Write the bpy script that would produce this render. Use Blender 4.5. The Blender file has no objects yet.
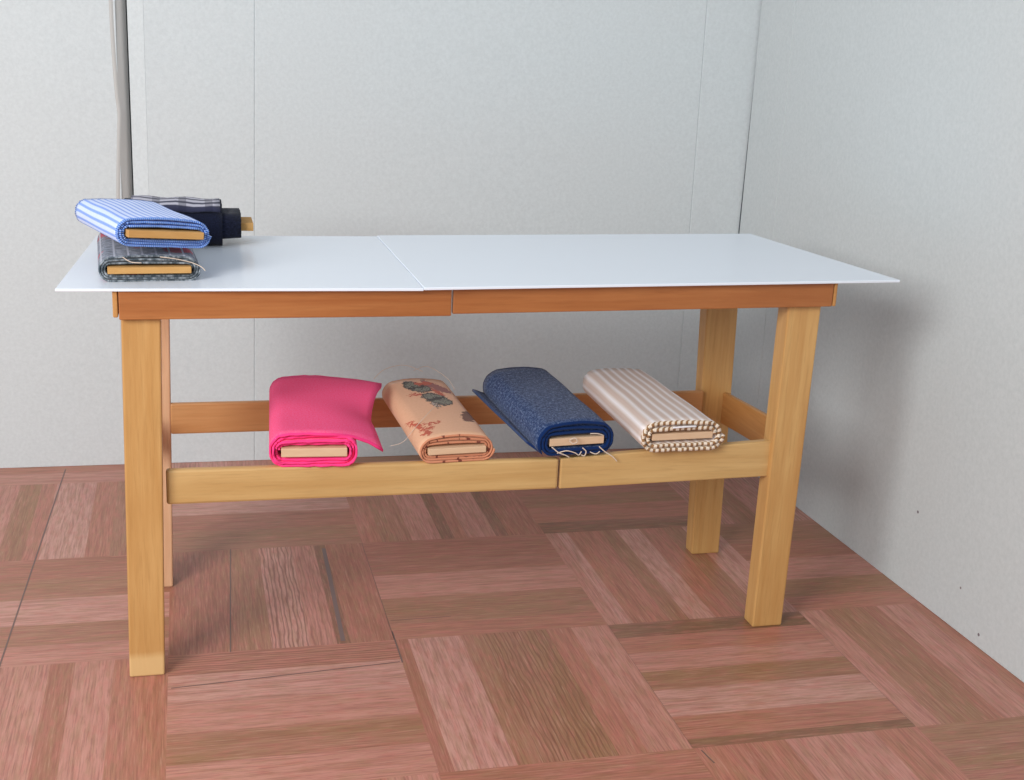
import bpy, bmesh, math, random
from mathutils import Vector, Matrix
random.seed(7)
D = bpy.data
COL = bpy.context.scene.collection
SC = bpy.context.scene

# ------------------------------------------------------------------ helpers
def srgb(r, g, b):
    f = lambda c: (c/255/12.92) if c/255 <= .04045 else ((c/255+.055)/1.055)**2.4
    return (f(r), f(g), f(b), 1)

def link(name, bm, mats, parent=None, smooth=False):
    me = D.meshes.new(name)
    bm.normal_update()
    bm.to_mesh(me); bm.free()
    for m in (mats if isinstance(mats, (list, tuple)) else [mats]):
        me.materials.append(m)
    if smooth:
        for p in me.polygons: p.use_smooth = True
    o = D.objects.new(name, me); COL.objects.link(o)
    if parent: o.parent = parent
    return o

def thing(name, label, cat, loc, rot=(0, 0, 0), group=None):
    o = D.objects.new(name, None); COL.objects.link(o)
    o.empty_display_size = .05
    o.location = loc; o.rotation_euler = rot
    o['label'] = label; o['category'] = cat
    if group: o['group'] = group
    return o

def hexa(bm, bot, top, bevel=0.0, seg=2):
    """box from four bottom and four top corners (counter-clockwise seen from above)"""
    vs = [bm.verts.new(v) for v in list(bot)+list(top)]
    fs = [(3, 2, 1, 0), (4, 5, 6, 7), (0, 1, 5, 4), (1, 2, 6, 5), (2, 3, 7, 6), (3, 0, 4, 7)]
    faces = [bm.faces.new([vs[i] for i in f]) for f in fs]
    if bevel:
        es = list({e for f in faces for e in f.edges})
        bmesh.ops.bevel(bm, geom=es, offset=bevel, segments=seg, affect='EDGES', profile=.5)

def beam(bm, xl, xr, y0, y1, zl, zr, bevel=.003):
    """a board running along x; zl / zr = (bottom, top) at its left and right end"""
    hexa(bm, [(xl, y0, zl[0]), (xr, y0, zr[0]), (xr, y1, zr[0]), (xl, y1, zl[0])],
             [(xl, y0, zl[1]), (xr, y0, zr[1]), (xr, y1, zr[1]), (xl, y1, zl[1])], bevel)

def tube(bm, pts, r, n=6):
    pts = [Vector(p) for p in pts]
    rings = []
    for i, p in enumerate(pts):
        t = (pts[min(i+1, len(pts)-1)]-pts[max(i-1, 0)]).normalized()
        a = t.cross(Vector((0.13, .21, .97)))
        if a.length < .05: a = t.cross(Vector((1, 0, 0)))
        a.normalize(); b = t.cross(a)
        rings.append([bm.verts.new(p+r*(math.cos(k*2*math.pi/n)*a+math.sin(k*2*math.pi/n)*b)) for k in range(n)])
    for A, B in zip(rings, rings[1:]):
        for k in range(n):
            bm.faces.new((A[k], A[(k+1) % n], B[(k+1) % n], B[k]))
    bm.faces.new(rings[0][::-1]); bm.faces.new(rings[-1])

def spline(pts, n=6):
    P = [Vector(p) for p in pts]; out = []
    for i in range(len(P)-1):
        p0, p1, p2, p3 = P[max(i-1, 0)], P[i], P[i+1], P[min(i+2, len(P)-1)]
        for k in range(n):
            t = k/n
            out.append(.5*((2*p1)+(p2-p0)*t+(2*p0-5*p1+4*p2-p3)*t*t+(3*p1-p0-3*p2+p3)*t**3))
    out.append(P[-1]); return out

# ------------------------------------------------------------------ node helper
class N:
    def __init__(s, name, rough=.6, spec=.5):
        s.m = D.materials.new(name); s.m.use_nodes = True
        s.t = s.m.node_tree; s.b = s.t.nodes['Principled BSDF']
        s.b.inputs['Roughness'].default_value = rough
        s.b.inputs['Specular IOR Level'].default_value = spec
    def n(s, typ, **kw):
        nd = s.t.nodes.new(typ)
        for k, v in kw.items(): setattr(nd, k, v)
        return nd
    def set(s, inp, v):
        if isinstance(v, bpy.types.NodeSocket): s.t.links.new(v, inp)
        else: inp.default_value = v
    def math(s, op, a, b=0.0, c=0.0, clamp=False):
        nd = s.n('ShaderNodeMath', operation=op, use_clamp=clamp)
        s.set(nd.inputs[0], a); s.set(nd.inputs[1], b); s.set(nd.inputs[2], c)
        return nd.outputs[0]
    def coord(s, which='Object'): return s.n('ShaderNodeTexCoord').outputs[which]
    def uv(s, name): return s.n('ShaderNodeUVMap', uv_map=name).outputs[0]
    def attr(s, name): return s.n('ShaderNodeAttribute', attribute_name=name)
    def map(s, v, scale=(1, 1, 1), loc=(0, 0, 0), rot=(0, 0, 0)):
        nd = s.n('ShaderNodeMapping'); s.set(nd.inputs['Vector'], v)
        nd.inputs['Scale'].default_value = scale; nd.inputs['Location'].default_value = loc
        nd.inputs['Rotation'].default_value = rot
        return nd.outputs[0]
    def noise(s, v, scale=5, detail=3, rough=.5, dist=0, out=0):
        nd = s.n('ShaderNodeTexNoise'); s.set(nd.inputs['Vector'], v)
        nd.inputs['Scale'].default_value = scale; nd.inputs['Detail'].default_value = detail
        nd.inputs['Roughness'].default_value = rough; nd.inputs['Distortion'].default_value = dist
        return nd.outputs[out]
    def wave(s, v, scale=5, dist=0, detail=2, dscale=1, direction='X', prof='SIN'):
        nd = s.n('ShaderNodeTexWave', bands_direction=direction, wave_profile=prof); s.set(nd.inputs['Vector'], v)
        nd.inputs['Scale'].default_value = scale; nd.inputs['Distortion'].default_value = dist
        nd.inputs['Detail'].default_value = detail; nd.inputs['Detail Scale'].default_value = dscale
        return nd.outputs['Fac']
    def ramp(s, f, stops, interp='LINEAR'):
        nd = s.n('ShaderNodeValToRGB'); s.set(nd.inputs[0], f); cr = nd.color_ramp; cr.interpolation = interp
        while len(cr.elements) < len(stops): cr.elements.new(.5)
        for e, (p, c) in zip(cr.elements, stops):
            e.position = p; e.color = c if isinstance(c, (tuple, list)) else (c, c, c, 1)
        return nd.outputs[0]
    def mix(s, f, a, b, mode='MIX'):
        nd = s.n('ShaderNodeMix', data_type='RGBA', blend_type=mode)
        s.set(nd.inputs[0], f); s.set(nd.inputs[6], a); s.set(nd.inputs[7], b)
        return nd.outputs[2]
    def sep(s, v):
        nd = s.n('ShaderNodeSeparateXYZ'); s.set(nd.inputs[0], v); return nd.outputs
    def comb(s, x, y, z=0.0):
        nd = s.n('ShaderNodeCombineXYZ')
        for i, v in enumerate((x, y, z)): s.set(nd.inputs[i], v)
        return nd.outputs[0]
    def color(s, c): s.set(s.b.inputs['Base Color'], c)
    def bump(s, h, strength=.3, dist=.002):
        nd = s.n('ShaderNodeBump'); s.set(nd.inputs['Height'], h)
        nd.inputs['Strength'].default_value = strength; nd.inputs['Distance'].default_value = dist
        s.t.links.new(nd.outputs[0], s.b.inputs['Normal'])

# ------------------------------------------------------------------ materials
def wood(name, c_light, c_dark, axis='z', rough=.42, pale_foot=None):
    k = N(name, rough, .45); co = k.coord()
    sc = {'x': (2.2, 38, 38), 'y': (38, 2.2, 38), 'z': (38, 38, 2.2)}[axis]
    g = k.noise(k.map(co, sc), 1.0, 5, .6, .35)
    g2 = k.noise(k.map(co, tuple(v*4.5 for v in sc)), 1.0, 3, .6)
    c = k.mix(k.ramp(g, [(.32, 0.0), (.7, 1.0)]), c_light, c_dark)
    c = k.mix(k.math('MULTIPLY', k.ramp(g2, [(.5, 0.0), (.72, 1.0)]), .35), c, tuple(v*.72 for v in c_dark[:3])+(1,))
    blot = k.noise(co, 6, 2)
    c = k.mix(k.math('MULTIPLY', k.ramp(blot, [(.42, 0.0), (.7, 1.0)]), .4), c, c_dark)
    if pale_foot:
        z = k.sep(co)[2]
        z = k.math('ADD', z, k.math('MULTIPLY', g, .012))
        c = k.mix(k.ramp(z, [(.046, 1.0), (.062, 0.0)]), c, pale_foot)
    k.color(c); k.bump(k.math('ADD', g, k.math('MULTIPLY', g2, .5)), .25, .002)
    return k.m

LEG = wood('varnished_pine_leg', srgb(200, 156, 98), srgb(182, 134, 76), 'z', pale_foot=srgb(212, 176, 122))
LEG2 = wood('raw_pine_leg', srgb(208, 166, 106), srgb(190, 142, 84), 'z')
RAIL = wood('varnished_pine_rail', srgb(208, 172, 116), srgb(190, 150, 94), 'x')
PALE = wood('pale_pine_leg', srgb(224, 184, 148), srgb(206, 160, 122), 'z')
RAILB = wood('pine_back_rail', srgb(204, 154, 104), srgb(186, 132, 82), 'x')
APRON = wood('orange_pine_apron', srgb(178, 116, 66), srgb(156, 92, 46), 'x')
SIDE = wood('pine_side_rail', srgb(198, 148, 90), srgb(178, 124, 66), 'y')

k = N('white_plastic_sheet', .22, .5)
co = k.coord()
k.color(k.mix(k.ramp(k.noise(co, 300, 2), [(.70, 0.0), (.76, .25)]), srgb(230, 237, 247), srgb(204, 208, 214)))
k.bump(k.noise(co, 9, 2), .04, .004)
SHEET = k.m

def wall_mat(name, dots=(), ca=srgb(201, 209, 212), cb=srgb(213, 221, 224)):
    k = N(name, .75, .3); co = k.coord()
    sp = k.noise(co, 95, 4, .7)
    c = k.mix(k.ramp(sp, [(.3, 0.0), (.7, 1.0)]), ca, cb)
    c = k.mix(k.math('MULTIPLY', k.noise(co, 2.2, 2), .25), c, srgb(206, 208, 208))
    for d, r in dots:
        vd = k.n('ShaderNodeVectorMath', operation='DISTANCE'); k.set(vd.inputs[0], co); vd.inputs[1].default_value = d
        c = k.mix(k.math('LESS_THAN', vd.outputs['Value'], r), c, srgb(120, 112, 118))
    k.color(c); k.bump(sp, .22, .002)
    return k.m
WALL = wall_mat('white_foam_board')
k = N('wall_gap_backing', .9, .1); k.color(srgb(128, 134, 140)); GAP = k.m
k = N('grey_tape', .6, .3); k.color(srgb(192, 192, 190)); TAPE = k.m

# parquet: colour, grain along the uv map, both carried by the mesh
k = N('printed_parquet_paper', .38, .45)
uv = k.uv('grain'); base = k.attr('plank').outputs['Color']; sw = k.attr('plank').outputs['Alpha']
fine = k.noise(k.map(uv, (12, 260, 1)), 1, 4, .65, .3)
mid = k.noise(k.map(uv, (3.5, 75, 1)), 1, 4, .6, .6)
broad = k.noise(k.map(uv, (1.6, 13, 1)), 1, 2, .5, .5)
cath = k.wave(k.map(uv, (3.0, 14, 1)), 2.2, 7.5, 2, 1.1, 'Y')
c = k.mix(k.math('MULTIPLY', k.ramp(broad, [(.35, 0.0), (.68, 1.0)]), .38), base, srgb(188, 124, 116))
c = k.mix(k.math('MULTIPLY', k.ramp(k.noise(k.map(uv, (14, 70, 1), (5, 3, 0)), 1, 3, .6), [(.45, 0.0), (.62, 1.0)]), .40), c, srgb(156, 122, 88))
c = k.mix(k.math('MULTIPLY', k.ramp(k.noise(k.map(uv, (18, 60, 1), (1, 9, 0)), 1, 3, .6), [(.50, 0.0), (.66, 1.0)]), .40), c, srgb(190, 112, 102))
c = k.mix(k.math('MULTIPLY', k.ramp(mid, [(.46, 0.0), (.66, 1.0)]), .32), c, srgb(128, 76, 56))
c = k.mix(k.math('MULTIPLY', k.ramp(fine, [(.50, 0.0), (.62, 1.0)]), .38), c, srgb(118, 70, 58))
c = k.mix(k.math('MULTIPLY', k.ramp(fine, [(.33, 1.0), (.44, 0.0)]), .30), c, srgb(210, 166, 150))
c = k.mix(k.math('MULTIPLY', k.math('MULTIPLY', k.ramp(cath, [(.62, 0.0), (.9, 1.0)]), .6), sw), c, srgb(112, 68, 50))
k.color(c); k.bump(fine, .06, .001)
PARQUET = k.m

def edge_mix(k, c, edgecol, width, L, front_only=False):
    """raw cut edge colour at the two ends of the cloth (uv y runs 0..L)"""
    y = k.sep(k.uv('cloth'))[1]
    d = k.math('MINIMUM', y, k.math('SUBTRACT', L, y))
    if front_only: d = y
    return k.mix(k.math('LESS_THAN', d, width), c, edgecol)

def weave(k, v, sx=500, sy=500):
    a = k.wave(k.map(v, (1, 1, 1)), sx/6.28, 1.2, 1, 30, 'X'); b = k.wave(v, sy/6.28, 1.2, 1, 30, 'Y')
    return k.math('MULTIPLY', a, b)

def cloth_mat(name, kind, L):
    k = N(name, .92, .12)
    k.b.inputs['Sheen Weight'].default_value = 0.0 if kind == 'pink' else .12
    uv = k.uv('cloth'); flat = k.uv('flat'); s = k.sep(uv); f = k.sep(flat)
    w = k.noise(uv, 420, 2, .7)
    if kind == 'pink':
        w = k.noise(uv, 260, 3, .8)
        c = k.mix(k.ramp(w, [(.35, 0.0), (.65, 1.0)]), srgb(255, 76, 132), srgb(255, 118, 166))
        c = edge_mix(k, c, srgb(255, 70, 140), .006, L)
    elif kind == 'denim':
        w1 = k.noise(k.map(uv, (260, 110, 1)), 1, 3, .8); w2 = k.noise(k.map(uv, (85, 330, 1)), 1, 3, .8)
        w = k.math('MULTIPLY', k.math('ADD', w1, w2), .5)
        c = k.ramp(w, [(.42, srgb(22, 40, 80)), (.5, srgb(48, 70, 112)), (.60, srgb(112, 130, 162))])
        c = edge_mix(k, c, srgb(12, 42, 92), .007, L)
    elif kind == 'blue':
        st = k.wave(k.comb(s[0], 0.0), 150/6.28, 0, 0, 1, 'X')
        c = k.ramp(st, [(.15, srgb(122, 154, 228)), (.55, srgb(206, 219, 250))])
        c = k.mix(k.math('MULTIPLY', k.ramp(k.noise(uv, 300, 2), [(.4, 0.0), (.6, 1.0)]), .3), c, srgb(170, 190, 240))
        dash = k.math('GREATER_THAN', k.wave(k.comb(s[0], 0.0), 520/6.28, 0, 0, 1, 'X'), .55)
        c = edge_mix(k, c, k.mix(dash, srgb(58, 104, 188), srgb(150, 180, 235)), .009, L)
    elif kind == 'beige':
        st = k.wave(k.comb(s[0], 0.0), 84/6.28, 0, 0, 1, 'X')
        thin = k.wave(k.comb(s[0], 0.0), 336/6.28, 0, 0, 1, 'X')
        c = k.ramp(st, [(.22, srgb(212, 194, 184)), (.6, srgb(222, 212, 206)), (.86, srgb(244, 240, 242))])
        c = k.mix(k.math('MULTIPLY', thin, .25), c, srgb(206, 184, 170))
        dash = k.math('GREATER_THAN', k.wave(k.comb(s[0], s[1]), 290/6.28, 0, 0, 1, 'DIAGONAL'), .42)
        c = edge_mix(k, c, k.mix(dash, srgb(150, 112, 76), srgb(236, 222, 204)), .008, L, True)
    elif kind == 'grey':
        a = k.noise(k.map(uv, (60, 300, 1)), 1, 3, .7)
        c = k.ramp(a, [(.36, srgb(60, 66, 78)), (.52, srgb(120, 126, 138)), (.68, srgb(196, 198, 206))])
        red = k.noise(k.map(uv, (9, 14, 1), (3.1, .4, 0)), 1, 1)
        c = k.mix(k.ramp(red, [(.60, 0.0), (.63, .85)]), c, srgb(178, 40, 62))
        c = k.mix(k.math('GREATER_THAN', k.wave(k.comb(s[0], 0.0), 75/6.28, 0, 0, 1, 'X'), .95), c, srgb(170, 172, 182))
        c = edge_mix(k, c, k.ramp(a, [(.45, srgb(70, 80, 88)), (.6, srgb(150, 158, 166))]), .006, L)
    elif kind == 'navy':
        c = k.ramp(w, [(.4, srgb(14, 17, 34)), (.7, srgb(32, 38, 62))])
    elif kind == 'plaid':
        a = k.wave(k.comb(s[0], 0.0), 60/6.28, 0, 0, 1, 'X'); b = k.wave(k.comb(s[1], 0.0), 34/6.28, 0, 0, 1, 'X')
        c = k.ramp(a, [(.25, srgb(52, 54, 76)), (.6, srgb(178, 176, 190))])
        c = k.mix(k.math('MULTIPLY', k.math('GREATER_THAN', b, .8), .5), c, srgb(40, 42, 62))
    elif kind == 'calico':
        c = k.mix(k.noise(uv, 160, 3), srgb(228, 184, 152), srgb(214, 168, 134))
        nz = k.noise(flat, 60, 5, .75, .6, out='Color')
        vm = k.n('ShaderNodeVectorMath', operation='MULTIPLY_ADD')
        k.set(vm.inputs[0], nz); vm.inputs[1].default_value = (.046, .060, 0); k.set(vm.inputs[2], flat)
        wp = vm.outputs[0]
        top = k.math('GREATER_THAN', k.sep(k.n('ShaderNodeNewGeometry').outputs['Normal'])[2], .15)
        def blob(c, x, y, rx, ry, rot, col, vein=None):
            # mapping as 'TEXTURE': moves to the motif's own frame
            nd = k.n('ShaderNodeMapping', vector_type='TEXTURE'); k.set(nd.inputs['Vector'], wp)
            nd.inputs['Location'].default_value = (x+.023, y+.030, 0); nd.inputs['Rotation'].default_value = (0, 0, rot)
            nd.inputs['Scale'].default_value = (rx, ry, 1)
            ln = k.n('ShaderNodeVectorMath', operation='LENGTH')
            p = k.sep(nd.outputs[0]); k.set(ln.inputs[0], k.comb(p[0], p[1]))
            r = ln.outputs['Value']
            m = k.math('MULTIPLY', k.math('LESS_THAN', r, 1.0), top)
            cc = col
            if vein:
                vn = k.math('LESS_THAN', k.math('ABSOLUTE', p[1]), .16)
                cc = k.mix(k.math('MAXIMUM', vn, k.math('GREATER_THAN', r, .82)), col, vein)
                cc = k.mix(k.math('GREATER_THAN', k.noise(flat, 240, 2, .7), .55), cc, vein)
            return k.mix(m, c, cc)
        dark = srgb(62, 58, 56)
        for a in CALICO: c = blob(c, *a, vein=dark if a[-1][1] > .2 else None)
        c = edge_mix(k, c, srgb(206, 140, 108), .004, L)
        y = s[1]
        c = k.mix(k.math('MULTIPLY', k.math('LESS_THAN', y, .005), k.math('GREATER_THAN', k.noise(uv, 60, 2), .60)), c, srgb(120, 60, 50))
    k.color(c)
    k.bump(w, .55 if kind in ('pink', 'denim') else .3, .004 if kind in ('pink', 'denim') else .002)
    return k.m
GREYGREEN = srgb(128, 130, 118); RED = srgb(186, 92, 70); BROWN = srgb(110, 70, 54); MAUVE = srgb(150, 96, 92)
# x, y in the cloth's own frame (x across from the middle, y from the front end), radii, turn, colour
CALICO = [(-.012, .325, .028, .042, .5, GREYGREEN), (.014, .235, .027, .050, .45, GREYGREEN),
          (.036, .325, .017, .052, .5, MAUVE), (.028, .285, .009, .03, .3, RED), (.010, .350, .024, .010, .2, RED),
          (-.028, .275, .016, .010, 0, RED), (.060, .130, .016, .046, -.3, BROWN), (-.070, .100, .004, .045, .2, RED),
          (-.050, .062, .018, .006, .45, RED), (-.038, .085, .026, .004, .2, RED),
          (-.058, .040, .010, .010, .9, RED), (.0, .195, .008, .020, .2, srgb(196, 180, 168))]

def board_mat(name, a, b):
    k = N(name, .8, .2); co = k.coord()
    g = k.noise(k.map(co, (22, 60, 90)), 1, 4, .6)
    k.color(k.mix(g, a, b)); k.bump(g, .3, .002); return k.m
CARD = board_mat('tan_card', srgb(206, 162, 104), srgb(180, 134, 76))
BALSA = board_mat('pale_balsa', srgb(226, 196, 164), srgb(206, 170, 136))
k = N('white_thread', .9, .1); k.color(srgb(214, 196, 180)); THREAD = k.m
k = N('white_piping', .8, .1); k.color(srgb(238, 236, 240)); PIPE = k.m

# ------------------------------------------------------------------ the floor
X = [-3.187, -2.684, -2.181, -1.678, -1.172, -.667, -.171, .338, .832, 1.340]
Y = [-2.69, -2.13, -1.56, -1.0, -.443, .098, .662, 1.215, 1.768]
PK = (192, 136, 120); RD = (176, 116, 94); BR = (156, 114, 84); DK = (122, 90, 62); PP = (200, 150, 136); RB = (164, 108, 86)
TILES = {  # (column, row): plank ends as fractions (x from the left, or y from the near edge), colour, swirl
 (5, 5): [(.29, RB, .3), (.45, BR, 0), (.62, PP, 1), (.74, PK, .5), (.80, DK, 0), (1, RB, 0)],
 (6, 5): [(.13, RD, 0), (.38, BR, 0), (.62, PK, 0), (.80, RB, 0), (1, (166, 106, 86), 0)],
 (7, 5): [(.07, PK, 0), (.13, PP, 0), (.32, RD, 0), (.42, BR, 0), (.56, PP, 0), (.70, RD, 0), (.82, BR, 0), (1, PP, 0)],
 (8, 5): [(.14, RD, 0), (.32, BR, 0), (.55, PK, 0), (.75, RB, 0), (1, BR, 0)],
 (4, 5): [(.16, PK, 0), (.34, BR, 0), (.58, PP, 0), (.78, BR, 0), (1, RB, 0)],
 (4, 4): [(.14, PK, 0), (.32, PP, 0), (.52, PK, .2), (.62, RB, 0), (.78, PK, 0), (1, RD, .2)],
 (5, 4): [(.20, PK, 0), (.40, BR, 0), (.60, PK, 0), (.83, PP, .2), (1, RD, .8)],
 (6, 4): [(.06, RB, 0), (.30, PP, 0), (.40, BR, 0), (.70, BR, .8), (.82, RD, 0), (1, PK, 0)],
 (7, 4): [(.06, DK, 0), (.22, RD, 0), (.42, PP, .2), (.57, BR, 0), (.73, PK, 0), (.87, RD, 0), (1, DK, 0)],
 (8, 4): [(.12, PK, 0), (.34, BR, 0), (.42, RB, 0), (.60, PK, 0), (1, RD, 0)],
 (4, 6): [(.16, PK, 0), (.28, BR, 0), (.36, RD, 0), (.58, PP, .2), (.70, RD, 0), (.86, BR, 0), (1, PP, 0)],
 (5, 6): [(.24, BR, 0), (.46, RB, 0), (.66, PP, 0), (1, RD, 0)],
 (6, 6): [(.11, RD, 0), (.27, BR, 0), (.43, PK, 0), (.50, DK, 0), (.57, RD, 0), (.73, PK, 0), (.80, DK, 0), (1, RB, 0)],
 (7, 6): [(.14, DK, 0), (.36, RD, 0), (.52, BR, 0), (1, RB, 0)],
 (6, 3): [(.5, BR, 0), (1, RD, .3)],
 (7, 3): [(.4, RD, 0), (.8, PK, 0), (1, RD, 0)],
 (8, 3): [(.3, BR, 0), (.7, RB, 0), (1, BR, 0)],
 (5, 3): [(.2, PK, 0), (.5, BR, 0), (.8, RD, 0), (1, PK, 0)],
}
fl = bmesh.new()
uvl = fl.loops.layers.uv.new('grain'); cl = fl.loops.layers.float_color.new('plank')
def quad(x0, y0, x1, y1, z, col, sw, horiz):
    o1, o2 = random.uniform(0, 40), random.uniform(0, 40)
    f = fl.faces.new([fl.verts.new(p) for p in ((x0, y0, z), (x1, y0, z), (x1, y1, z), (x0, y1, z))])
    for l in f.loops:
        x, y = l.vert.co.x, l.vert.co.y
        l[uvl].uv = (x+o1, y+o2) if horiz else (y+o1, x+o2)
        c = srgb(*col); l[cl] = (c[0], c[1], c[2], sw)
for i in range(len(X)-1):
    for j in range(len(Y)-1):
        horiz = (i+j) % 2 == 1
        t = TILES.get((i, j))
        if not t:
            n = 6; t = [((q+1)/n, random.choice([PK, RD, BR, PP, RB]), random.choice([0, 0, .5])) for q in range(n)]
        a = 0
        for fr, col, sw in t:
            if horiz: quad(X[i], Y[j]+(Y[j+1]-Y[j])*a, X[i+1], Y[j]+(Y[j+1]-Y[j])*fr, 0, col, sw, True)
            else: quad(X[i]+(X[i+1]-X[i])*a, Y[j], X[i]+(X[i+1]-X[i])*fr, Y[j+1], 0, col, sw, False)
            a = fr
def seam(x0, y0, x1, y1, w=.0028, col=(84, 76, 74)):
    d = Vector((x1-x0, y1-y0, 0)).normalized()*w/2; p = Vector((-d.y, d.x, 0)); z = Vector((0, 0, .0004))
    A, B = Vector((x0, y0, 0))+z, Vector((x1, y1, 0))+z
    f = fl.faces.new([fl.verts.new(v) for v in (A-p, B-p, B+p, A+p)])
    for l in f.loops: l[uvl].uv = (0, 0); c = srgb(*col); l[cl] = (c[0], c[1], c[2], 0)
seam(-1.012, .10, -.978, 1.34, .0035)
seam(-.535, .095, -.515, .665); seam(-.66, -.045, -.175, -.005, .003)
seam(-.170, -.01, -.170, .14, .0035)
seam(-.286, .11, -.275, .64, .010, (88, 82, 86))
seam(-.171, .10, -.171, .66, .0012); seam(.338, -.44, .338, .10, .0007)
seam(-.36, .215, .338, .215, .0001)
seam(-.165, .195, -.02, .197, .0018); seam(.36, -.50, .352, -.452, .003)
seam(.832, -.44, .832, .10, .0008)
floor = link('floor', fl, PARQUET); floor['kind'] = 'structure'

# ------------------------------------------------------------------ the walls
H = 2.6
def ywall(x): return 1.3425-(x-1.1408)*math.tan(.0111)
def back_panel(bm, xl, xl_t, xr, xr_t, dy=0.0):
    """board from left edge (x at floor, x at height H) to right edge"""
    def q(xa, xb, z): return [(xa, ywall(xa)+dy, z), (xb, ywall(xb)+dy, z), (xb, ywall(xb)+dy+.03, z), (xa, ywall(xa)+dy+.03, z)]
    hexa(bm, q(xl, xr, .0), q(xl_t, xr_t, H), .0012, 1)
bm = bmesh.new()
g = .0011
back_panel(bm, -.712, -.712, -.4163-g, -.396-g)
q_ = lambda z, xa, xb: [(xa, ywall(xa)+.016, z), (xb, ywall(xb), z), (xb, ywall(xb)+.03, z), (xa, ywall(xa)+.03, z)]
hexa(bm, q_(0, -.752, -.712), q_(H, -.760, -.712))
hexa(bm, [(-.70, ywall(-.7)+.0022, 0), (1.10, ywall(1.1)+.0022, 0), (1.10, ywall(1.1)+.028, 0), (-.70, ywall(-.7)+.028, 0)],
         [(-.70, ywall(-.7)+.0022, H), (1.12, ywall(1.12)+.0022, H), (1.12, ywall(1.12)+.028, H), (-.70, ywall(-.7)+.028, H)])
back_panel(bm, -.4163+g, -.396+g, .9795-g, .9535-g)
back_panel(bm, .9795+g, .9535+g, 1.1365, 1.1565)
w = link('wall_back', bm, WALL); w['kind'] = 'structure'
bm = bmesh.new()
back_panel(bm, -3.2, -3.2, -.788, -.786, 0)
w = link('wall_left', bm, WALL); w['kind'] = 'structure'
bm = bmesh.new()
hexa(bm, [(-3.2, 1.46, 0), (1.3, 1.40, 0), (1.3, 1.43, 0), (-3.2, 1.49, 0)], [(-3.2, 1.46, H), (1.3, 1.40, H), (1.3, 1.43, H), (-3.2, 1.49, H)])
w = link('trim_1', bm, GAP); w['kind'] = 'structure'
# curled tape standing in the gap between the two boards
bm = bmesh.new()
edge = [(0, -.803), (.35, -.802), (.62, -.800), (.80, -.799), (.88, -.796), (1.0, -.790), (1.06, -.787), (1.12, -.792), (1.25, -.797), (1.4, -.799), (1.9, -.800), (2.6, -.801)]
ex = spline([(x, 0, z) for z, x in edge], 5)
L0 = []
for p in ex:
    z = p.z; xr = -.7555-.008*z/H; yl = ywall(p.x)+.004
    prof = [(p.x-.006, yl-.003), (p.x, yl-.008), (p.x+.006, yl-.004), ((p.x+xr)/2+.003, yl+.008), (xr, yl+.020)]
    L0.append([bm.verts.new((a, b, z)) for a, b in prof])
for A, B in zip(L0, L0[1:]):
    for q in range(4): bm.faces.new((A[q], A[q+1], B[q+1], B[q]))
t = link('trim_2', bm, TAPE, smooth=True); t['kind'] = 'structure'
md = t.modifiers.new('s', 'SOLIDIFY'); md.thickness = .003

def xwall(y): return 1.1408+(1.3425-y)*math.tan(.0225)
def right_panel(bm, ya, ya_t, yb, yb_t):
    def q(a, b, z): return [(xwall(a), a, z), (xwall(a)+.03, a, z), (xwall(b)+.03, b, z), (xwall(b), b, z)]
    hexa(bm, q(ya, yb, 0), q(ya_t, yb_t, H), .0012, 1)
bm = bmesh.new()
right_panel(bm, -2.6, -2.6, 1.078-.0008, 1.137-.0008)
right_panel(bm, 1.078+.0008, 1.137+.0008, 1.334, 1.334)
WALLR = wall_mat('white_foam_board_marked_shaded', [((xwall(.162), .162, .221), .004), ((xwall(-.049), -.049, .109), .003), ((xwall(-.14), -.14, .031), .004)], srgb(190, 198, 200), srgb(203, 210, 212))  # real specks; greyer board tones paint in the dimmer light on this wall
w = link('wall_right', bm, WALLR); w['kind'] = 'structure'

# ------------------------------------------------------------------ the table
T = thing('work_table', 'long narrow pine work table with thin white top, standing on the parquet by the walls', 'table', (0, .26, 0))
def tpart(name, bm, m, label=None, smooth=False):
    bmesh.ops.translate(bm, vec=(0, -.26, 0), verts=bm.verts)
    o = link(name, bm, m, T)
    if label: o['label'] = label
    return o
def leg(b, t, m):
    bm = bmesh.new()
    (x0, x1, y0, y1, z0), (u0, u1, v0, v1, z1) = b, t
    hexa(bm, [(x0, y0, z0), (x1, y0, z0), (x1, y1, z0), (x0, y1, z0)], [(u0, v0, z1), (u1, v0, z1), (u1, v1, z1), (u0, v1, z1)], .0035)
    return tpart('leg', bm, m)
leg((-.7445, -.6735, .014, .066, 0), (-.7345, -.6595, .014, .066, .829), LEG)
leg((.6800, .7560, .034, .084, 0), (.6745, .7540, .016, .068, .844), LEG2)
leg((.6985, .7775, .468, .515, 0), (.6720, .7600, .468, .515, .844), LEG2)
leg((-.7340, -.6590, .4525, .51, 0), (-.7300, -.6485, .4525, .51, .829), PALE)
def ztop(x): return .8352+(x+.845)*.0048 if x < -.152 else .8422+(x+.152)*.0092
TH = .0058
bm = bmesh.new()
def sheet(pts, lbl):
    bm = bmesh.new()
    hexa(bm, [(x, y, z-TH) for x, y, z in pts], [(x, y, z) for x, y, z in pts], .0010, 1)
    return tpart('tabletop', bm, SHEET, lbl)
sheet([(-.8515, -.004, .8352), (-.1495, -.024, .8385), (-.1545, .604, .8385), (-.812, .604, .8352)], 'left white tabletop sheet')
sheet([(-.1490, -.026, .8404), (.9230, -.012, .8520), (.8440, .616, .8510), (-.1540, .604, .8404)], 'right white tabletop sheet')
bm = bmesh.new(); beam(bm, -.7375, -.0870, -.002, .0135, (.7732, .8290), (.7758, .8324), .002); tpart('apron', bm, APRON)
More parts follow.
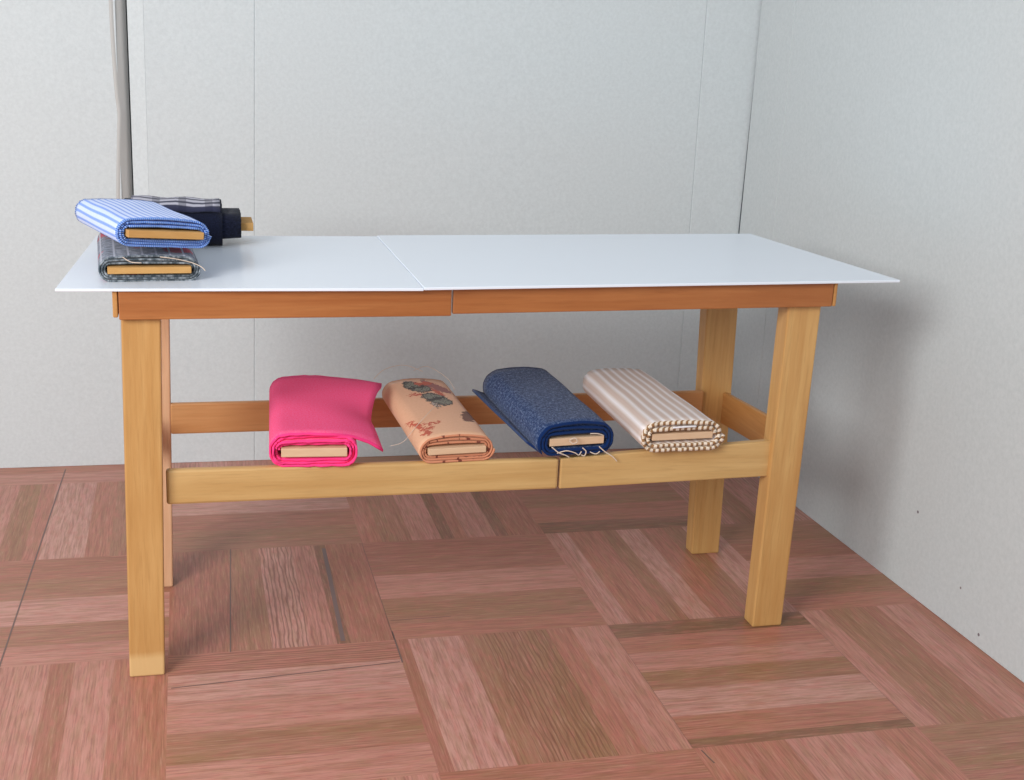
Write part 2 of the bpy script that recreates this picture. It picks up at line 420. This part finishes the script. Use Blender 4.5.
bm = bmesh.new(); beam(bm, -.0835, .7700, .000, .0155, (.7795, .8343), (.7898, .8445), .002); tpart('apron', bm, APRON)
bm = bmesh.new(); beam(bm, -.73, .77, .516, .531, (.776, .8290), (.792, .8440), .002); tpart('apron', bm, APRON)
bm = bmesh.new(); hexa(bm, [(-.749, .002, .777), (-.7395, .002, .777), (-.7345, .53, .777), (-.744, .53, .777)],
                       [(-.749, .002, .829), (-.7395, .002, .829), (-.7345, .53, .829), (-.744, .53, .829)], .002); tpart('apron', bm, SIDE)
bm = bmesh.new(); hexa(bm, [(.7715, .000, .7905), (.7795, .000, .7905), (.7795, .53, .7905), (.7715, .53, .7905)],
                       [(.7715, .000, .8445), (.7795, .000, .8445), (.7795, .53, .8445), (.7715, .53, .8445)], .002); tpart('apron', bm, SIDE)
bm = bmesh.new(); beam(bm, -.6600, .1750, .038, .058, (.3735, .4490), (.3722, .4430), .0055); tpart('stretcher', bm, RAIL)
bm = bmesh.new(); beam(bm, .1790, .6800, .038, .058, (.3722, .4435), (.3815, .4675), .003); tpart('stretcher', bm, RAIL)
bm = bmesh.new(); beam(bm, -.6545, .6840, .452, .468, (.3905, .4655), (.3920, .4655), .004); tpart('stretcher', bm, RAILB)
bm = bmesh.new(); hexa(bm, [(.744, .080, .400), (.758, .080, .400), (.7585, .470, .372), (.7445, .470, .372)],
                       [(.744, .080, .482), (.758, .080, .482), (.7585, .470, .456), (.7445, .470, .456)], .003); tpart('stretcher', bm, SIDE)
bm = bmesh.new(); hexa(bm, [(-.732, .066, .385), (-.718, .066, .385), (-.716, .454, .385), (-.730, .454, .385)],
                       [(-.732, .066, .455), (-.718, .066, .455), (-.716, .454, .455), (-.730, .454, .455)], .003); tpart('stretcher', bm, SIDE)

# ------------------------------------------------------------------ fabric bolts
def roll_path(bw, bt, gap, pitch, turns, bulge, start=math.pi*.5, ppa=9):
    """spiral round a flat board, seen from its end: list of (x, z, layer distance)"""
    cx, cz = bw/2, bt/2
    segs = []
    def corner(q, d):   # q 0: right-top, 1: left-top, 2: left-bottom, 3: right-bottom
        sx, sz = [(1, 1), (-1, 1), (-1, -1), (1, -1)][q]
        r = min(cz, .006)
        return sx*(cx-r), sz*(cz-r), r
    out = []; n_side = 10; t = 0.0
    for q in range(int(round(turns*4))):
        px, pz, r = corner(q % 4, 0); a0 = (q % 4)*math.pi/2
        for i in range(ppa+1):
            a = a0+i/ppa*math.pi/2; tt = t+.2*i/ppa; d = gap+pitch*tt+r
            out.append((px+math.cos(a)*d, pz+math.sin(a)*d, tt))
        t += .2
        if q % 2: continue          # the short sides are all bend
        px2, pz2, r = corner((q+1) % 4, 0); a = a0+math.pi/2
        for i in range(1, n_side):
            tt = t+.1*i/n_side; d = gap+pitch*tt+r
            out.append((px+(px2-px)*i/n_side+math.cos(a)*d, pz+(pz2-pz)*i/n_side+math.sin(a)*d, tt))
        t += .1
    # puffiness
    hw = cx+gap+pitch*turns
    res = []
    for x, z, tt in out:
        k_ = max(0, 1-(x/hw)**2)
        if z > 0: z += bulge*k_*(tt/turns*.7+.3)
        res.append((x, z, tt))
    return res

def bolt(name, label, cat, loc, rot, L, bw, bt, gap, pitch, turns, bulge, mat, bmat, flap=None, stick=.008, fringe=.001,
         inset=lambda t: 0.0, taper=0.0, boardlen=None, group=None, sag=0.0, drop=None, board_label=None, mirror=False):
    root = thing(name, label, cat, loc, rot, group)
    path = roll_path(bw, bt, gap, pitch, turns, bulge)
    th = pitch*.74
    zb = min(p[1] for p in path)-th/2
    P = [((-x if mirror else x), z-zb, t) for x, z, t in path]
    if flap: P = P[:len(P)-flap.get('cut', 0)]+[(x, z, turns) for x, z in flap['pts'](P[len(P)-flap.get('cut', 0)-1])]
    nb = len(path)-(flap.get('cut', 0) if flap else 0)
    # arc length
    s = [0.0]
    for a, b in zip(P, P[1:]): s.append(s[-1]+math.hypot(b[0]-a[0], b[1]-a[1]))
    nv = 14
    bm = bmesh.new(); u1 = bm.loops.layers.uv.new('cloth'); u2 = bm.loops.layers.uv.new('flat')
    rnd = random.Random(hash(name) % 999 if False else len(label))
    outer = []; inner = []
    zmax = max(p[1] for p in P)
    for i, (x, z, t) in enumerate(P):
        a = P[max(i-1, 0)]; b = P[min(i+1, len(P)-1)]
        dx, dz = b[0]-a[0], b[1]-a[1]; l = math.hypot(dx, dz) or 1
        nx, nz = dz/l, -dx/l
        ro, ri = [], []
        e0 = inset(t)+rnd.uniform(-fringe, fringe); e1 = rnd.uniform(-fringe, fringe)
        for j in range(nv+1):
            y = j/nv*L
            if j == 0: y += e0
            if j == nv: y += e1
            f = (flap['warp'](i-nb, y/L) if flap and i >= nb else (0, 0, 0))
            sc = 1+taper*(y/L)
            wob = .0012*math.sin(y*31+i*.35)*(t/turns)
            ysh = (f[1])
            cx_ = x*sc+f[0]; cz_ = z+f[2]-sag*(z/zmax)*math.sin(math.pi*y/L)+wob*(z/zmax)
            if drop: cz_ += drop(x, y/L)*(z/zmax)
            ro.append(bm.verts.new((cx_+nx*th/2, y+ysh, cz_+nz*th/2)))
            ri.append(bm.verts.new((cx_-nx*th/2, y+ysh, cz_-nz*th/2)))
        outer.append(ro); inner.append(ri)
    def f4(vs, ss, vv):
        try: f = bm.faces.new(vs)
        except ValueError: return
        for l, sv, yv in zip(f.loops, ss, vv):
            l[u1].uv = (sv, yv); l[u2].uv = (l.vert.co.x, l.vert.co.y)
        f.smooth = True
    m = len(P)
    for i in range(m-1):
        for j in range(nv):
            y0, y1 = j/nv*L, (j+1)/nv*L
            f4((outer[i][j], outer[i][j+1], outer[i+1][j+1], outer[i+1][j]), (s[i], s[i], s[i+1], s[i+1]), (y0, y1, y1, y0))
            f4((inner[i][j], inner[i+1][j], inner[i+1][j+1], inner[i][j+1]), (s[i], s[i+1], s[i+1], s[i]), (y0, y0, y1, y1))
        f4((outer[i][0], outer[i+1][0], inner[i+1][0], inner[i][0]), (s[i], s[i+1], s[i+1], s[i]), (0, 0, 0, 0))
        f4((outer[i][nv], inner[i][nv], inner[i+1][nv], outer[i+1][nv]), (s[i], s[i], s[i+1], s[i+1]), (L, L, L, L))
    for i in (0, m-1):
        for j in range(nv):
            f4((outer[i][j], inner[i][j], inner[i][j+1], outer[i][j+1]), (s[i],)*4, (L/2,)*4)
    bmesh.ops.recalc_face_normals(bm, faces=bm.faces)
    link('fabric', bm, mat, root)
    bm = bmesh.new()
    zc = -zb; bl = boardlen or L
    hexa(bm, [(-bw/2, -stick, zc-bt/2), (bw/2, -stick, zc-bt/2), (bw/2, bl-stick, zc-bt/2), (-bw/2, bl-stick, zc-bt/2)],
             [(-bw/2, -stick, zc+bt/2), (bw/2, -stick, zc+bt/2), (bw/2, bl-stick, zc+bt/2), (-bw/2, bl-stick, zc+bt/2)], .0012, 2)
    bo = link('board', bm, bmat, root)
    if board_label: bo['label'] = board_label
    return root

def threads(root, lines, r=.0009, mat=None, name='thread'):
    for l in lines:
        bm = bmesh.new(); tube(bm, spline(l, 6), r); link(name, bm, mat or THREAD, root, smooth=True)

def shelf_z(x, y):   # height of the line carried by the front and the back stretcher
    zf = .449-(x+.665)*.0071 if x < .177 else .4435+(x-.179)*.0479
    return zf
def rest(x, w=.16):
    zf = max(shelf_z(x-w*.4, 0), shelf_z(x+w*.4, 0))
    return zf, math.atan2(.4655-zf, .41)

# pink: loose end hangs off the right side
def pink_pts(last):
    x0, z0 = last[0], last[1]
    return [(x0+.0205*q, z0-.0004*q*q) for q in range(1, 8)]
def pink_warp(i, v):
    k_ = (i+1)/7
    return ((-.026*math.sin(math.pi*max(0.0, min(.99, v*1.15)))**.8-.022*(1-v))*k_**1.5, (.035-.07*v)*k_, (-.030*(1-v)**2+.012*v+.010*math.sin(3*math.pi*v))*k_**1.6)
z, p = rest(-.363)
pk = bolt('fabric_bolt', 'hot pink fabric bolt with a loose end at its right, on the lower rails', 'fabric',
     (-.360, .036, z-.001), (p, 0, -.065), .385, .136, .019, .004, .0062, 3.25, .006, cloth_mat('hot_pink_cotton', 'pink', .385), BALSA,
     flap={'pts': pink_pts, 'warp': pink_warp, 'cut': 2}, mirror=True, fringe=.0026, stick=.004, inset=lambda t: .004*math.sin(t*9),
     group='fabric bolts resting on the lower rails', board_label='pale wooden bolt core')
# calico
z, p = rest(-.063)
ca = bolt('fabric_bolt', 'peach calico fabric bolt printed with grey leaves and red sprigs, on the lower rails', 'fabric',
     (-.055, .038, z-.001), (p, 0, .066), .385, .128, .014, .0035, .0052, 3.0, .013, cloth_mat('peach_calico', 'calico', .385), BALSA,
     fringe=.0006, stick=.002, inset=lambda t: .006-.002*t, group='fabric bolts resting on the lower rails')
threads(ca, [[(-.005, .165, .074), (-.04, .115, .070), (-.075, .085, .050), (-.105, .06, .030), (-.135, .05, .026)],
             [(.02, .40, .074), (-.02, .43, .082), (-.07, .42, .076), (-.10, .40, .060)],
             [(.0, .41, .074), (.04, .43, .076), (.075, .38, .062), (.085, .34, .045)]], .0007)
# denim: a lower loose end lies to the left of the roll
def den_pts(last):
    x0, z0 = last[0], last[1]
    return [(x0-.010, z0+.001), (x0-.022, z0+.003), (x0-.034, z0+.005), (x0-.046, z0+.007)]
def den_warp(i, v):
    k_ = (i+1)/4
    return (.030*k_*(1-v)+.014*k_*v, .05*k_*(1-v)+.012*k_*v, .002*k_*v)
z, p = rest(.2)
dn = bolt('fabric_bolt', 'dark blue denim fabric bolt with frayed white threads, on the lower rails', 'fabric',
     (.211, .032, z-.001), (p, 0, .085), .400, .128, .017, .005, .0078, 2.75, .012, cloth_mat('blue_denim', 'denim', .400), BALSA,
     flap={'pts': den_pts, 'warp': den_warp, 'cut': 14}, fringe=.0012, stick=-.001, inset=lambda t: .003*math.sin(t*7),
     group='fabric bolts resting on the lower rails')
threads(dn, [[(.052, -.002, .024), (.066, -.006, .012), (.082, -.010, .002), (.094, -.012, -.010)],
             [(-.060, -.002, .030), (-.045, -.008, .018), (-.030, -.010, .012), (-.020, -.010, .006)],
             [(-.048, -.006, .016), (-.028, -.010, .022), (-.008, -.010, .016), (.002, -.010, .010), (.008, -.009, .018)],
             [(-.020, -.004, .044), (-.010, -.008, .050), (-.004, -.010, .042), (-.014, -.010, .038), (-.022, -.008, .044)],
             [(.010, -.008, .026), (.018, -.011, .018), (.015, -.011, .008), (.008, -.010, .010)],
             [(.030, -.006, .014), (.042, -.010, .010), (.052, -.009, .015)],
             [(.028, -.003, .056), (.045, -.006, .056), (.060, -.004, .050)]], .0013)
# beige stripe
z, p = rest(.44)
def bei_pts(last):
    x0, z0 = last[0], last[1]
    return [(x0-.010, z0+.001), (x0-.02, z0+.002)]
be = bolt('fabric_bolt', 'cream and beige striped fabric bolt with pinked edges, on the lower rails', 'fabric',
     (.452, .016, z-.001), (p, 0, .040), .425, .146, .015, .005, .0105, 2.0, .008, cloth_mat('beige_stripe_cotton', 'beige', .425), BALSA,
     fringe=.0028, stick=-.001, inset=lambda t: .0, taper=-.10, group='fabric bolts resting on the lower rails')
threads(be, [[(-.028, -.003, .058), (.0, -.005, .0595), (.028, -.003, .059)]], .0022, PIPE, 'piping')

# ---- on the tabletop
gr = bolt('fabric_bolt', 'charcoal grey fabric bolt with red flecks lying flat under the blue striped bolt', 'fabric',
     (-.680, .062, ztop(-.68)-.0008), (0, 0, .065), .33, .158, .013, .003, .0048, 3.0, .006, cloth_mat('grey_red_plaid', 'grey', .33), CARD,
     fringe=.0012, stick=.012, group='fabric bolts stacked on the tabletop')
threads(gr, [[(.02, -.004, .050), (.05, -.006, .046), (.08, -.004, .038), (.098, -.006, .030), (.106, -.008, .022)],
             [(-.05, -.003, .050), (-.035, -.007, .041), (-.015, -.008, .039)]], .0010)
bl = bolt('fabric_bolt', 'light blue and white striped fabric bolt lying on top of the grey one', 'fabric',
     (-.652, .052, .905), (0, math.radians(4.5), .34), .285, .150, .014, .003, .0052, 3.0, .008, cloth_mat('blue_stripe_cotton', 'blue', .285), CARD,
     fringe=.003, stick=.014, group='fabric bolts stacked on the tabletop')
nv = bolt('fabric_bolt', 'black navy fabric bolt lying crosswise behind the blue striped one', 'fabric',
     (-.529, .518, ztop(-.53)-.0008), (0, 0, math.radians(90)), .215, .095, .018, .006, .0090, 3.2, .003, cloth_mat('navy_wool', 'navy', .215), CARD,
     fringe=.0006, stick=.070, boardlen=.28, inset=lambda t: -.042 if t < 1.6 else 0.0, group='fabric bolts stacked on the tabletop')
bm = bmesh.new(); u1 = bm.loops.layers.uv.new('cloth'); u2 = bm.loops.layers.uv.new('flat')
rows = []
prof = [(-.070, .080), (-.066, .087), (-.058, .091), (-.03, .095), (0, .098), (.03, .097), (.055, .094), (.066, .086)]
for i, (x, zz) in enumerate(prof):
    rows.append([bm.verts.new((x, .004+.195*j/10, zz+.002*math.sin(j*1.3+i*.5)+.004*(j/10))) for j in range(11)])
for i in range(len(rows)-1):
    for j in range(10):
        f = bm.faces.new((rows[i][j], rows[i+1][j], rows[i+1][j+1], rows[i][j+1]))
        for l in f.loops: l[u1].uv = (l.vert.co.x, l.vert.co.y); l[u2].uv = (l.vert.co.x, l.vert.co.y)
fo = link('lining', bm, cloth_mat('grey_plaid_lining', 'plaid', 1.0), nv, smooth=True); fo['label'] = 'grey and white plaid top layer'
md = fo.modifiers.new('s', 'SOLIDIFY'); md.thickness = .005

# ------------------------------------------------------------------ camera
cam = D.cameras.new('camera'); co_ = D.objects.new('camera', cam); COL.objects.link(co_)
C = (-.6085, -2.4994, 1.3554); yaw, pitch, roll, f = -.2575, -.2791, .0497, 1274.96
cy, sy, cp, sp = math.cos(yaw), math.sin(yaw), math.cos(pitch), math.sin(pitch)
fwd = Vector((-sy*cp, cy*cp, sp)); right = Vector((cy, sy, 0)); up = right.cross(fwd)
R = math.cos(roll)*right+math.sin(roll)*up; U = -math.sin(roll)*right+math.cos(roll)*up
co_.matrix_world = Matrix(((R.x, U.x, -fwd.x, C[0]), (R.y, U.y, -fwd.y, C[1]), (R.z, U.z, -fwd.z, C[2]), (0, 0, 0, 1)))
cam.sensor_fit = 'HORIZONTAL'; cam.sensor_width = 36; cam.lens = f*36/1024
cam.clip_start = .01
SC.camera = co_

# ------------------------------------------------------------------ light: a bright window to the front left, soft daylight all round
def area(name, loc, target, size, size_y, power, col):
    l = D.lights.new(name, 'AREA'); l.shape = 'RECTANGLE'; l.size = size; l.size_y = size_y; l.energy = power; l.color = col
    o = D.objects.new(name, l); COL.objects.link(o); o.location = loc
    o.rotation_euler = (Vector(target)-Vector(loc)).to_track_quat('-Z', 'Y').to_euler()
    return o
area('window_light', (-2.9, -2.7, 2.3), (0, .5, .4), 1.7, 1.7, 165, (1.0, .985, .96))
W = D.worlds.new('world'); SC.world = W; W.use_nodes = True
nt = W.node_tree; bg = nt.nodes['Background']
tc = nt.nodes.new('ShaderNodeTexCoord'); sx = nt.nodes.new('ShaderNodeSeparateXYZ'); nt.links.new(tc.outputs['Generated'], sx.inputs[0])
rp = nt.nodes.new('ShaderNodeValToRGB'); nt.links.new(sx.outputs[2], rp.inputs[0])
rp.color_ramp.elements[0].position = 0; rp.color_ramp.elements[0].color = (.52, .52, .52, 1)
rp.color_ramp.elements[1].position = .8; rp.color_ramp.elements[1].color = (.74, .79, .85, 1)
nt.links.new(rp.outputs[0], bg.inputs[0]); bg.inputs[1].default_value = .80
SC.view_settings.view_transform = 'Standard'; SC.view_settings.look = 'None'
SC.view_settings.gamma = 1; SC.view_settings.use_curve_mapping = False
SC.view_settings.exposure = 0.0
